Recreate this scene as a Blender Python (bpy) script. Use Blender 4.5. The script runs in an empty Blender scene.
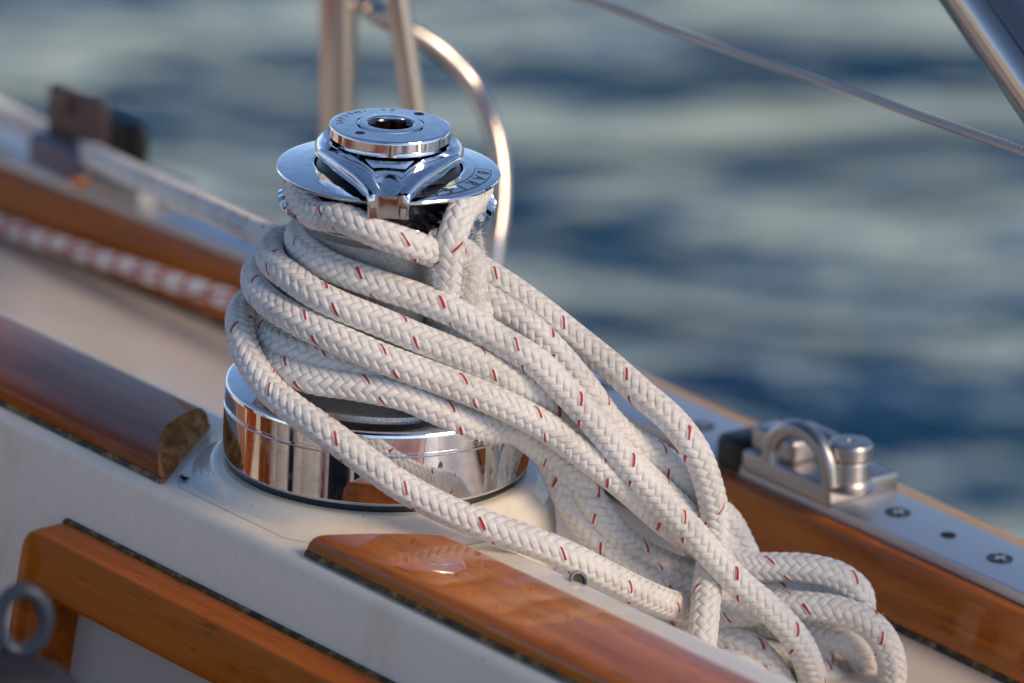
import bpy, bmesh, math, random
import numpy as np
from mathutils import Vector, Matrix

# ------------------------------------------------------------------ camera, sky, sun, exposure
# lengths are written in small units of 1/2369 m (K); the winch stands at the origin, z up
K = 1 / 2369.0
FPX = 6000.0
DIST = FPX * K
E, ROLL, HEAD = math.radians(18.7), math.radians(2.9), math.radians(49.0)
R0 = np.array([1.0, 0, 0]); FW = np.array([0, math.cos(E), -math.sin(E)]); U0 = np.cross(R0, FW)
RT = math.cos(ROLL) * R0 + math.sin(ROLL) * U0
UP = -math.sin(ROLL) * R0 + math.cos(ROLL) * U0
CAM = -((376 - 512) / FPX * DIST * RT - (458 - 341.5) / FPX * DIST * UP + DIST * FW)
SC = bpy.context.scene
COL = SC.collection
cd = bpy.data.cameras.new('camera'); cam = bpy.data.objects.new('camera', cd); COL.objects.link(cam)
m = Matrix.Identity(4)
for i in range(3):
    m[i][0], m[i][1], m[i][2], m[i][3] = RT[i], UP[i], -FW[i], CAM[i]
cam.matrix_world = m
cd.sensor_width = 36.0; cd.lens = 36.0 * FPX / 1024.0
cd.clip_start = 0.05; cd.clip_end = 3000
cd.dof.use_dof = True; cd.dof.focus_distance = DIST - 0.050; cd.dof.aperture_fstop = 5.9
cd.dof.aperture_blades = 0
SC.camera = cam

SUN_EL, SUN_AZ = math.radians(35.0), math.radians(124.0)       # azimuth from +y towards +x
w = bpy.data.worlds.new('World'); SC.world = w; w.use_nodes = True
nt = w.node_tree; nt.nodes.clear()
sky = nt.nodes.new('ShaderNodeTexSky'); sky.sky_type = 'NISHITA'; sky.sun_disc = False
sky.sun_elevation = SUN_EL; sky.sun_rotation = SUN_AZ; sky.air_density = 0.72; sky.dust_density = 0.25; sky.ozone_density = 2.1
bg = nt.nodes.new('ShaderNodeBackground'); bg.inputs['Strength'].default_value = 0.1
wo = nt.nodes.new('ShaderNodeOutputWorld')
nt.links.new(sky.outputs[0], bg.inputs[0]); nt.links.new(bg.outputs[0], wo.inputs[0])
sd = bpy.data.lights.new('sun', 'SUN'); sd.energy = 1.48; sd.angle = math.radians(22); sd.color = (1.0, 0.76, 0.52)
sun = bpy.data.objects.new('sun', sd); COL.objects.link(sun)
sv = Vector((math.sin(SUN_AZ) * math.cos(SUN_EL), math.cos(SUN_AZ) * math.cos(SUN_EL), math.sin(SUN_EL)))
sun.rotation_euler = sv.to_track_quat('Z', 'Y').to_euler(); sun.location = sv * 20
vs = SC.view_settings
vs.view_transform = 'Standard'; vs.look = 'None'; vs.exposure = 0.68; vs.gamma = 1.0; vs.use_curve_mapping = False

zax = np.array([0, 0, 1.0])
rng = random.Random(7); nr = np.random.RandomState(5)

# ------------------------------------------------------------------ places
UU = np.array([math.cos(HEAD), -math.sin(HEAD), 0]); VV = np.array([math.sin(HEAD), math.cos(HEAD), 0])
def ray(px, py): return (px - 512) / FPX * RT - (py - 341.5) / FPX * UP + FW
def W(px, py, dep):                       # where the view line of a pixel meets the plane y = dep
    d = ray(px, py); t = (dep * K - CAM[1]) / d[1]; return CAM + t * d
def onz(px, py, z):
    d = ray(px, py); t = (z * K - CAM[2]) / d[2]; return CAM + t * d
def bow(s): return -28.0 * ((s + 300) / 1000.0) ** 2       # the sheer line's gentle curve in plan
def B(s, t, z): return (s * UU + t * VV + np.array([0, 0, z])) * K
def Bc(s, t, z): return B(s, t + bow(s), z)

# ------------------------------------------------------------------ mesh helpers
def mesh(name, V, F, uv=None, smooth=True, sharp=35):
    me = bpy.data.meshes.new(name)
    me.from_pydata([tuple(map(float, v)) for v in V], [], F)
    if uv is not None:
        l = me.uv_layers.new(name='UVMap'); l.data.foreach_set('uv', np.asarray(uv, np.float32).ravel())
    me.update()
    if smooth:
        me.polygons.foreach_set('use_smooth', [True] * len(me.polygons))
        me.set_sharp_from_angle(angle=math.radians(sharp))
    return me
ORG = {}
def obj(name, data, mat, parent=None, org=None):
    """data = (V, F[, uv]) in metres in world space"""
    if org is None: org = ORG[parent.name] if parent else np.zeros(3)
    V = np.asarray(data[0], float) - org
    me = mesh(name, V, data[1], data[2] if len(data) > 2 else None, sharp=data[3] if len(data) > 3 else 35)
    o = bpy.data.objects.new(name, me); COL.objects.link(o)
    if mat: me.materials.append(mat)
    if parent: o.parent = parent
    else: o.location = org
    ORG[o.name] = np.array(org, float)
    return o
def thing(name, label, cat, loc=(0, 0, 0), group=None):
    o = bpy.data.objects.new(name, None); COL.objects.link(o); o.location = loc; o.empty_display_size = .02
    ORG[o.name] = np.array(loc, float)
    tag(o, label, cat, group); return o
def tag(o, label, cat, group=None, kind=None):
    if label: o['label'] = label
    if cat: o['category'] = cat
    if group: o['group'] = group
    if kind: o['kind'] = kind
    return o
def join(*ds):
    V, F = [], []
    for d in ds:
        n = len(V); V += [np.asarray(v, float) for v in d[0]]; F += [tuple(i + n for i in f) for f in d[1]]
    return (V, F)
def lathe(prof, n=96, c=(0, 0, 0), axis=None, caps=True, mod=None):
    """prof: (r, z) list in small units, closed with caps if r > 0"""
    V, F = [], []; c = np.asarray(c, float)
    if mod is None:                                       # holding loops keep flat bands flat
        q_ = [prof[0]]
        for a_, b_ in zip(prof[:-1], prof[1:]):
            l_ = math.hypot(b_[0] - a_[0], b_[1] - a_[1])
            if l_ > 2.5:
                for f_ in (.5 / l_, 1 - .5 / l_): q_.append((a_[0] + (b_[0] - a_[0]) * f_, a_[1] + (b_[1] - a_[1]) * f_))
            q_.append(b_)
        prof = q_
    for i, (r, z) in enumerate(prof):
        for k in range(n):
            a = 2 * math.pi * k / n
            rr, zz = (r, z) if mod is None else mod(i, r, z, k, n)
            V.append(np.array([rr * math.cos(a), rr * math.sin(a), zz]))
    for i in range(len(prof) - 1):
        for k in range(n):
            k2 = (k + 1) % n
            F.append((i * n + k, i * n + k2, (i + 1) * n + k2, (i + 1) * n + k))
    if caps:
        if prof[0][0] > 1e-6: F.append(tuple(reversed(range(n))))
        if prof[-1][0] > 1e-6: F.append(tuple((len(prof) - 1) * n + k for k in range(n)))
    V = np.array(V) * K
    if axis is not None:
        q = Vector((0, 0, 1)).rotation_difference(Vector(axis)).to_matrix()
        V = V @ np.array(q).T
    return (list(V + c), F)
def box(c, hx, hy, hz, ax=None, ay=None, bev=3.0, seg=3):
    """bevelled box: half sizes in small units, centre in metres, axes as vectors"""
    bm = bmesh.new(); bmesh.ops.create_cube(bm, size=2.0)
    bmesh.ops.scale(bm, vec=(hx, hy, hz), verts=bm.verts)
    if bev > 0: bmesh.ops.bevel(bm, geom=bm.edges[:], offset=bev, segments=seg, affect='EDGES', profile=.5)
    ax = np.array(UU if ax is None else ax, float); ay = np.array(VV if ay is None else ay, float); az = np.cross(ax, ay)
    V = [np.asarray(c, float) + K * (v.co.x * ax + v.co.y * ay + v.co.z * az) for v in bm.verts]
    bm.verts.index_update()
    F = [tuple(v.index for v in f.verts) for f in bm.faces]; bm.free()
    return (V, F)
def spline(P, step):
    P = np.asarray(P, float); P = np.vstack([2 * P[0] - P[1], P, 2 * P[-1] - P[-2]])
    out = []
    for i in range(1, len(P) - 2):
        p0, p1, p2, p3 = P[i - 1:i + 3]
        t0 = 0; t1 = np.linalg.norm(p1 - p0) ** .5 + 1e-9; t2 = t1 + np.linalg.norm(p2 - p1) ** .5 + 1e-9; t3 = t2 + np.linalg.norm(p3 - p2) ** .5 + 1e-9
        t = np.linspace(t1, t2, 40, endpoint=False)[:, None]
        a1 = (t1 - t) / (t1 - t0) * p0 + (t - t0) / (t1 - t0) * p1; a2 = (t2 - t) / (t2 - t1) * p1 + (t - t1) / (t2 - t1) * p2
        a3 = (t3 - t) / (t3 - t2) * p2 + (t - t2) / (t3 - t2) * p3
        b1 = (t2 - t) / (t2 - t0) * a1 + (t - t0) / (t2 - t0) * a2; b2 = (t3 - t) / (t3 - t1) * a2 + (t - t1) / (t3 - t1) * a3
        out.append((t2 - t) / (t2 - t1) * b1 + (t - t1) / (t2 - t1) * b2)
    C = np.vstack(out + [P[-2][None]])
    for _ in range(2):                                        # a rope has no kinks
        S = np.r_[0, np.cumsum(np.linalg.norm(np.diff(C, axis=0), axis=1))]
        n = max(4, int(S[-1] / step)); q = np.linspace(0, S[-1], n + 1)
        C = np.stack([np.interp(q, S, C[:, j]) for j in range(3)], 1)
        wdt = max(1, int(5 * K / step))
        ker = np.hanning(2 * wdt + 3); ker /= ker.sum(); pad = len(ker) // 2
        Cp = np.vstack([2 * C[0] - C[pad:0:-1], C, 2 * C[-1] - C[-2:-pad - 2:-1]]) if len(C) > pad + 2 else None
        if Cp is not None: C = np.stack([np.convolve(Cp[:, j], ker, 'valid') for j in range(3)], 1)
    S = np.r_[0, np.cumsum(np.linalg.norm(np.diff(C, axis=0), axis=1))]
    return C, S
def frames(C):
    T = np.gradient(C, axis=0); T /= np.linalg.norm(T, axis=1)[:, None]
    N = np.zeros_like(T); n = np.cross(T[0], [0.13, .2, 1.0]); n /= np.linalg.norm(n); N[0] = n
    for i in range(1, len(T)):
        n = n - T[i] * n.dot(T[i]); n /= np.linalg.norm(n); N[i] = n
    return T, N, np.cross(T, N)
def tube(P, r, step=4.0, n=20, pitch=None, raw=False):
    C, S = spline(P, step * K); T, N, Bn = frames(C)
    a = np.arange(n) * 2 * math.pi / n; V = []
    rr = r if callable(r) else (lambda x: r)
    for i in range(len(C)):
        for k in range(n): V.append(C[i] + rr(S[i] / S[-1]) * K * (N[i] * math.cos(a[k]) + Bn[i] * math.sin(a[k])))
    F, uv = [], []
    for i in range(len(C) - 1):
        for k in range(n):
            k2 = (k + 1) % n; F.append((i * n + k, i * n + k2, (i + 1) * n + k2, (i + 1) * n + k))
            uv += [(k / n, S[i] / K), ((k + 1) / n, S[i] / K), ((k + 1) / n, S[i + 1] / K), (k / n, S[i + 1] / K)]
    b = len(V); V += [C[0], C[-1]]
    for k in range(n):
        k2 = (k + 1) % n; F.append((b, k2, k)); F.append((b + 1, (len(C) - 1) * n + k, (len(C) - 1) * n + k2))
        uv += [(0, 0)] * 6
    return (V, F, uv)
def extrude(prof, s0, s1, n=2, curved=False, closed=True):
    """profile of (t, z) run along the boat from s0 to s1"""
    f = Bc if curved else B; V, F = [], []; m_ = len(prof)
    for i in range(n + 1):
        s = s0 + (s1 - s0) * i / n
        for t, z in prof: V.append(f(s, t, z))
    for i in range(n):
        for k in range(m_ if closed else m_ - 1):
            k2 = (k + 1) % m_; F.append((i * m_ + k, (i + 1) * m_ + k, (i + 1) * m_ + k2, i * m_ + k2))
    if closed: F.append(tuple(range(m_))); F.append(tuple(n * m_ + k for k in reversed(range(m_))))
    return (V, F)
def roundpoly(pts, rads, seg=5):
    out = []; n = len(pts)
    for i, (p, r) in enumerate(zip(pts, rads)):
        p = np.array(p, float)
        if r <= 0: out.append(tuple(p)); continue
        a = np.array(pts[i - 1], float) - p; b = np.array(pts[(i + 1) % n], float) - p
        a /= np.linalg.norm(a); b /= np.linalg.norm(b)
        p0, p2 = p + a * r, p + b * r
        for k in range(seg + 1):
            x = k / seg; out.append(tuple((1 - x) ** 2 * p0 + 2 * x * (1 - x) * p + x * x * p2))
    return out

# ------------------------------------------------------------------ materials
def mat(name, col=(.5, .5, .5), rough=.5, metal=0.0, **kw):
    m_ = bpy.data.materials.new(name); m_.use_nodes = True
    b = m_.node_tree.nodes['Principled BSDF']
    b.inputs['Base Color'].default_value = (*col, 1); b.inputs['Roughness'].default_value = rough; b.inputs['Metallic'].default_value = metal
    for k, v in kw.items(): b.inputs[k.replace('_', ' ')].default_value = v
    return m_
class N:
    def __init__(s, m_): s.t = m_.node_tree; s.b = s.t.nodes['Principled BSDF']
    def __call__(s, kind, **kw):
        n = s.t.nodes.new('ShaderNode' + kind)
        for k, v in kw.items():
            if k == 'inp':
                for a, b in v.items():
                    if hasattr(b, 'is_output'): s.t.links.new(b, n.inputs[a])
                    else: n.inputs[a].default_value = b
            else: setattr(n, k, v)
        return n
    def link(s, a, b): s.t.links.new(a, b)
    def math(s, op, a, b=None, c=None):
        return s('Math', operation=op, inp={i: x for i, x in enumerate((a, b, c)) if x is not None}).outputs[0]
    def noise(s, scale, detail=3, vec=None, rough=.5, dist=0):
        n = s('TexNoise', inp={'Scale': scale, 'Detail': detail, 'Roughness': rough, 'Distortion': dist})
        if vec is not None: s.link(vec, n.inputs['Vector'])
        return n.outputs['Fac']
    def ramp(s, fac, stops):
        r = s('ValToRGB'); s.link(fac, r.inputs[0]); e = r.color_ramp.elements
        while len(e) < len(stops): e.new(.5)
        for q, (p, c) in zip(e, stops): q.position = p; q.color = (*c, 1) if len(c) == 3 else c
        return r.outputs[0]
    def mrange(s, fac, lo, hi, a=0.0, b=1.0):
        return s('MapRange', inp={'Value': fac, 'From Min': a, 'From Max': b, 'To Min': lo, 'To Max': hi}).outputs[0]
    def bump(s, h, dist, strength=1.0, to='Normal'):
        b = s('Bump', inp={'Height': h, 'Distance': dist, 'Strength': strength}); s.link(b.outputs[0], s.b.inputs[to]); return b
    def obj(s, rot=0.0, scale=(1, 1, 1)):
        c = s('TexCoord').outputs['Object']
        mp = s('Mapping', inp={'Rotation': (0, 0, rot), 'Scale': scale}); s.link(c, mp.inputs['Vector']); return mp.outputs[0]

def chrome_mat(name, smudge=.5):
    m_ = mat(name, (.82, .82, .84), .05, 1.0); n = N(m_)
    v = n.obj(); a = n.noise(70, 5, v, .65)
    mp = n('Mapping', inp={'Scale': (260, 260, 30)}); n.link(n('TexCoord').outputs['Object'], mp.inputs['Vector'])
    sc = n.noise(1.0, 4, mp.outputs[0], .7); f_ = n.math('MAXIMUM', n.math('MULTIPLY', n.math('SUBTRACT', sc, .56), 1.6), n.math('SUBTRACT', a, .52))
    n.link(n.mrange(f_, .035, .035 + .55 * smudge, 0.0, .22), n.b.inputs['Roughness'])
    c = n.noise(240, 3, v); n.link(n.ramp(c, [(.3, (.70, .70, .72)), (.6, (.84, .84, .86))]), n.b.inputs['Base Color'])
    return m_
M_CHROME = chrome_mat('polished_chrome', .35)
M_CHROME2 = chrome_mat('worn_chrome', .7)
M_DRUM = mat('blasted_drum_metal', (.6, .59, .58), .42, .85); n = N(M_DRUM)
n.link(n.ramp(n.noise(1100, 3, n.obj()), [(.3, (.42, .42, .42)), (.7, (.66, .65, .64))]), n.b.inputs['Base Color'])
n.bump(n.noise(1700, 2, n.obj()), .0004, .5)
M_STEEL = mat('stainless_tube', (.61, .52, .455), .22, 1.0)  # peach reflection of the warm sun tinted into the steel's base colour
M_STEELB = mat('brushed_steel_casting', (.46, .43, .41), .3, 1.0)
n = N(M_STEELB); n.link(n.mrange(n.noise(130, 4, n.obj()),   .24, .5), n.b.inputs['Roughness'])
M_ALU = mat('anodised_track', (.60, .61, .63), .38, .85)
n = N(M_ALU); n.link(n.mrange(n.noise(90, 4, n.obj()), .28, .5), n.b.inputs['Roughness'])
M_BLACK = mat('black_plastic', (.012, .012, .013), .38)
M_DARK = mat('hole_shade_black', (.006, .006, .006), .6)  # black that paints the shade inside small holes
M_ENGRAVE = mat('engraved_paint', (.05, .06, .075), .45, .3)

def gel_mat(name, col, rough=.22):
    m_ = mat(name, col, rough, Coat_Weight=.4, Coat_Roughness=.08); n = N(m_)
    v = n.obj(); a = n.noise(9, 5, v, .6); b = n.noise(160, 4, v, .7)
    d = tuple(c * .94 for c in col)
    f = n.math('MULTIPLY', n.math('ADD', a, b), .5)
    base = n.ramp(f, [(.36, d), (.52, col)])
    sp_ = n.math('MULTIPLY', n.math('GREATER_THAN', n.noise(520, 2, v, .5), .735), .55)
    st_ = n.mrange(n.noise(22, 6, n.obj(0.0, (1, 1, .35)), .7), 0.0, .5, .57, .72)
    mx = n('Mix', data_type='RGBA'); n.link(st_, mx.inputs[0]); n.link(base, mx.inputs[6]); mx.inputs[7].default_value = (col[0] * .80, col[1] * .72, col[2] * .58, 1)
    m2_ = n('Mix', data_type='RGBA'); n.link(sp_, m2_.inputs[0]); n.link(mx.outputs[2], m2_.inputs[6]); m2_.inputs[7].default_value = (.16, .12, .08, 1)
    n.link(m2_.outputs[2], n.b.inputs['Base Color'])
    n.link(n.mrange(a, rough - .06, rough + .18), n.b.inputs['Roughness'])
    n.bump(n.noise(900, 2, v), .00006, .4)
    return m_
M_GEL = gel_mat('white_gelcoat', (.84, .77, .655))
M_DECK = gel_mat('cream_deck_paint', (.74, .66, .56), .5)
M_DECKG = gel_mat('grey_sole_paint', (.34, .335, .32), .5)
M_HULL = gel_mat('hull_paint', (.75, .74, .72))

def teak_mat(name, dark, light, coat=1.0, rot=HEAD, worn=False):
    m_ = mat(name, light, .34, Specular_IOR_Level=.06, Coat_Weight=coat, Coat_Roughness=.045, Coat_IOR=1.5); n = N(m_)
    c = n.obj(rot); mp = n('Mapping', inp={'Scale': (5, 120, 120)}); n.link(c, mp.inputs['Vector'])
    g = n.noise(1.0, 6, mp.outputs[0], .62, .5)
    mp2 = n('Mapping', inp={'Scale': (3, 14, 14)}); n.link(c, mp2.inputs['Vector']); big = n.noise(1.4, 4, mp2.outputs[0], .55)
    f = n.math('MULTIPLY_ADD', big, .55, n.math('MULTIPLY', g, .5))
    n.link(n.ramp(f, [(.36, dark), (.50, tuple((a + b) / 2 for a, b in zip(dark, light))), (.66, light)]), (mxp := n('Mix', data_type='RGBA')).inputs[6])
    mp3 = n('Mapping', inp={'Scale': (60, 1100, 1100)}); n.link(c, mp3.inputs['Vector'])
    n.link(n.math('MULTIPLY', n.math('GREATER_THAN', n.noise(1.0, 2, mp3.outputs[0], .5), .66), .6), mxp.inputs[0]); mxp.inputs[7].default_value = (dark[0] * .4, dark[1] * .4, dark[2] * .4, 1)
    n.link(mxp.outputs[2], n.b.inputs['Base Color'])
    w_ = n.noise(16, 4, n.obj(rot, (.5, 1, 1)), .55)
    bp = n('Bump', inp={'Height': w_, 'Distance': .0014, 'Strength': .4}); n.link(bp.outputs[0], n.b.inputs['Coat Normal'])
    n.bump(g, .0002, .5)
    n.link(n.ramp(n.noise(60, 5, n.obj()), [(.5, (.03,) * 3), (.75, (.16,) * 3)]), n.b.inputs['Coat Roughness'])
    return m_
M_TEAK = teak_mat('varnished_teak', (.11, .020, .004), (.44, .10, .014), coat=.5)
M_TEAK_R = teak_mat('orange_varnished_teak', (.20, .042, .002), (.68, .185, .004), coat=.85)
M_TEAK_F = teak_mat('satin_varnished_teak', (.15, .028, .002), (.52, .13, .004), coat=.3)
M_TEAK_O = teak_mat('bare_teak_edge', (.45, .29, .17), (.66, .47, .30), coat=.1)
M_WORN = mat('worn_end_grain', (.3, .17, .08), .7, Specular_IOR_Level=.2); n = N(M_WORN)
n.link(n.ramp(n.noise(140, 4, n.obj(), .6), [(.30, (.16, .05, .010)), (.50, (.44, .17, .035)), (.75, (.66, .36, .14))]), n.b.inputs['Base Color'])
n.bump(n.noise(300, 3, n.obj()), .0002, .6)
M_SEAL = mat('old_sealant', (.02, .017, .01), .6); n = N(M_SEAL)
n.link(n.ramp(n.noise(150, 5, n.obj(), .7), [(.40, (.014, .011, .006)), (.54, (.08, .055, .016)), (.68, (.34, .26, .11))]), n.b.inputs['Base Color'])

def rope_mat():
    m_ = mat('white_braid', (.72, .69, .65), .85, Sheen_Weight=.25, Sheen_Roughness=.5); n = N(m_)
    uvn = n('UVMap'); sp = n('SeparateXYZ'); n.link(uvn.outputs[0], sp.inputs[0]); u, v = sp.outputs[0], sp.outputs[1]
    A = n.math('ADD', u, v); Bq = n.math('SUBTRACT', u, v)
    a8 = n.math('FLOORED_MODULO', A, 8.0); b4 = n.math('FLOORED_MODULO', Bq, 4.0)
    w1 = n.math('COMPARE', a8, .5, n.mrange(n.noise(120, 3, n.obj()), .10, .27, .3, .65)); w2 = n.math('COMPARE', b4, 1.0, .93)
    core = n.math('COMPARE', a8, .64, .035)                                # a white thread beside the red ones
    fl = n.math('MULTIPLY', n.math('MULTIPLY', w1, w2), n.math('SUBTRACT', 1.0, n.math('MULTIPLY', core, .6)))
    o = n.obj(); d = n.noise(26, 5, o, .6); d2 = n.noise(420, 3, o, .6)
    f = n.math('MULTIPLY_ADD', d, .6, n.math('MULTIPLY', d2, .4))
    base = n.ramp(f, [(.36, (.60, .565, .52)), (.5, (.79, .76, .715)), (.62, (.85, .825, .785))])
    mx = n('Mix', data_type='RGBA'); n.link(fl, mx.inputs[0]); n.link(base, mx.inputs[6]); mx.inputs[7].default_value = (.42, .018, .022, 1)
    n.link(mx.outputs[2], n.b.inputs['Base Color'])
    # filaments: fine lines that follow whichever yarn lies on top
    ai = n.math('FLOOR', A); bj = n.math('FLOOR', Bq)
    over = n.math('LESS_THAN', n.math('FLOORED_MODULO', n.math('ADD', ai, bj), 4.0), 2.0)
    wa = n.math('SINE', n.math('MULTIPLY', A, 31.0)); wb = n.math('SINE', n.math('MULTIPLY', Bq, 31.0))
    mxf = n('Mix', data_type='FLOAT'); n.link(over, mxf.inputs[0]); n.link(wb, mxf.inputs[2]); n.link(wa, mxf.inputs[3])
    fa = n.math('ABSOLUTE', n.math('MULTIPLY_ADD', n.math('FRACT', A), 2.0, -1.0)); fb = n.math('ABSOLUTE', n.math('MULTIPLY_ADD', n.math('FRACT', Bq), 2.0, -1.0))
    qa = n.math('ABSOLUTE', n.math('SUBTRACT', n.math('FLOORED_MODULO', n.math('ADD', Bq, ai), 4.0), 1.0))
    qb = n.math('ABSOLUTE', n.math('SUBTRACT', n.math('FLOORED_MODULO', n.math('ADD', A, bj), 4.0), 3.0))
    def mixf(x, y):
        q_ = n('Mix', data_type='FLOAT'); n.link(over, q_.inputs[0]); n.link(y, q_.inputs[2]); n.link(x, q_.inputs[3]); return q_.outputs[0]
    ff, qq = mixf(fa, fb), mixf(qa, qb)
    hh = n.math('MULTIPLY', n.math('SUBTRACT', 1.0, n.math('POWER', ff, 5.0)), n.math('SUBTRACT', 1.0, n.math('POWER', n.math('MINIMUM', qq, 1.0), 5.0)))
    h = n.math('ADD', n.math('MULTIPLY', mxf.outputs[0], .07), n.math('ADD', n.math('MULTIPLY', d2, .12), hh))
    n.bump(h, .00033, .85)
    return m_
M_ROPE = rope_mat()
M_FUZZ = mat('frayed_fibre', (.90, .87, .82), .8, Sheen_Weight=.3)
M_LINE = mat('red_white_braid', (.75, .7, .66), .85); n = N(M_LINE)
uvn = n('UVMap'); sp = n('SeparateXYZ'); n.link(uvn.outputs[0], sp.inputs[0])
q = n.math('FLOORED_MODULO', n.math('DIVIDE', sp.outputs[1], 45.0), 1.0)
q = n.math('LESS_THAN', q, .22)
e = n.math('LESS_THAN', n.math('FLOORED_MODULO', n.math('ADD', n.math('MULTIPLY', sp.outputs[0], 6.0), n.math('DIVIDE', sp.outputs[1], 45.0)), 3.0), .38)
q = n.math('MAXIMUM', q, e)
mx = n('Mix', data_type='RGBA'); n.link(q, mx.inputs[0]); mx.inputs[6].default_value = (.82, .78, .74, 1); mx.inputs[7].default_value = (.50, .06, .06, 1)
n.link(mx.outputs[2], n.b.inputs['Base Color'])
M_WIRE = mat('stainless_wire', (.64, .56, .52), .42, 1.0)

# ------------------------------------------------------------------ sea: one sheet to the horizon
M_SEA = mat('sea_water', (.005, .046, .098), .05, IOR=1.333); n = N(M_SEA)
c = n('TexCoord').outputs['Object']
mp = n('Mapping', inp={'Rotation': (0, 0, math.radians(-6)), 'Scale': (.66, 1.0, 1.0)}); n.link(c, mp.inputs['Vector'])
h1 = n.noise(2.6, 2, mp.outputs[0], .45, .6); h2 = n.noise(7.5, 3, mp.outputs[0], .5, .5)
h = n.math('ADD', n.math('MULTIPLY', h1, .27), n.math('MULTIPLY', h2, .055))
n.bump(h, 1.0, 1.0)
SEA_Z = -2500 * K
L = 900.0
sea = obj('sea', ([(-L, -L, SEA_Z), (L, -L, SEA_Z), (L, L, SEA_Z), (-L, L, SEA_Z)], [(0, 1, 2, 3)]), M_SEA)
tag(sea, None, None, kind='structure')

# ------------------------------------------------------------------ the boat
boat = thing('sailboat', 'white sailing boat with cream side deck and varnished teak trim around the winch', 'boat', tuple(B(0, -60, -300)))
S0, S1 = -3200, 6400
ZD = -200; ZC = -22
obj('side_deck', extrude([(20, ZD), (500, ZD), (500, ZD - 40), (20, ZD - 40)], S0, S1, 40, True), M_DECK, boat)
# coaming: top, sloping inner face, outer face down to the deck with a cove
def face_t(z): return -200.0 - .16 * (ZC - z)
cp = roundpoly([(face_t(-820), -820), (-200, ZC), (-6, ZC), (26, ZD - 30), (26, -820)], [0, 14, 16, 0, 0])
obj('coaming', extrude(cp, S0, S1, 30), M_GEL, boat)
# moulded round pad under the winch
pp = [(10, -2), (150, -2)] + [(158 + 11 * math.sin(q), -13 + 11 * math.cos(q)) for q in np.linspace(0, 1.3, 7)]
pp += [(172, -16), (176, -22), (180, -34), (184, -60), (190, ZD - 10)]
pad = lathe(list(reversed(pp)), 144, caps=False)
pv = []
for v in pad[0]:                                        # the pad is cut flush with the coaming's inner face
    t_ = v @ VV / K; lim = face_t(v[2] / K) + .2
    pv.append(v + max(0.0, lim + 2 - t_) * K * VV if t_ < lim + 2 else v)
obj('winch_pad', (pv, pad[1]), M_GEL, boat)
# low cove between pad and coaming top
cv = [(199, ZC + .4), (192, ZC + 1.4), (183, ZC + 2.8), (176, ZC + 6.5), (170.5, ZC + 11), (167, ZC + 15)]
cove = lathe(cv, 144, caps=False); cvv = []
for v in cove[0]:
    p_ = v / K; r_ = math.hypot(p_[0], p_[1]); dv = np.array([p_[0], p_[1], 0]) / r_; ct = dv @ VV
    lim = 181 / -ct if ct < -.05 else (168 if ct > .05 and 12 / ct < 168 else 12 / ct if ct > .05 else 1e9)
    if lim < 199: r_ = 167 + (r_ - 167) * (max(lim, 167.5) - 167) / 32
    cvv.append((dv * r_ + np.array([0, 0, p_[2]])) * K)
obj('pad_cove', (cvv, cove[1]), M_GEL, boat)
# hull side, toe rail
obj('hull', extrude([(480, ZD - 42), (615, ZD - 42), (622, -130), (632, -130), (630, -900), (520, -2300), (300, -2900), (280, -2900), (430, -900)], S0, S1, 40, True), M_HULL, boat)
rail = roundpoly([(490, ZD - 1), (502, -126), (626, -126), (622, ZD - 41), (490, ZD - 41)], [0, 9, 4, 0, 0])
obj('toe_rail', extrude(rail, S0, S1, 60, True), M_TEAK_R, boat)
obj('rail_edge', extrude(roundpoly([(610, -125), (610, -116), (633, -116), (633, -129), (627, -129)], [0, 2, 5, 0, 0]), S0, S1, 60, True), M_TEAK_O, boat)
obj('rail_seam', extrude([(487, ZD + .5), (490.5, ZD + 7), (494, ZD + 7), (494, ZD - 5), (487, ZD - 5)], S0, S1, 60, True), M_SEAL, boat)

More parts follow.
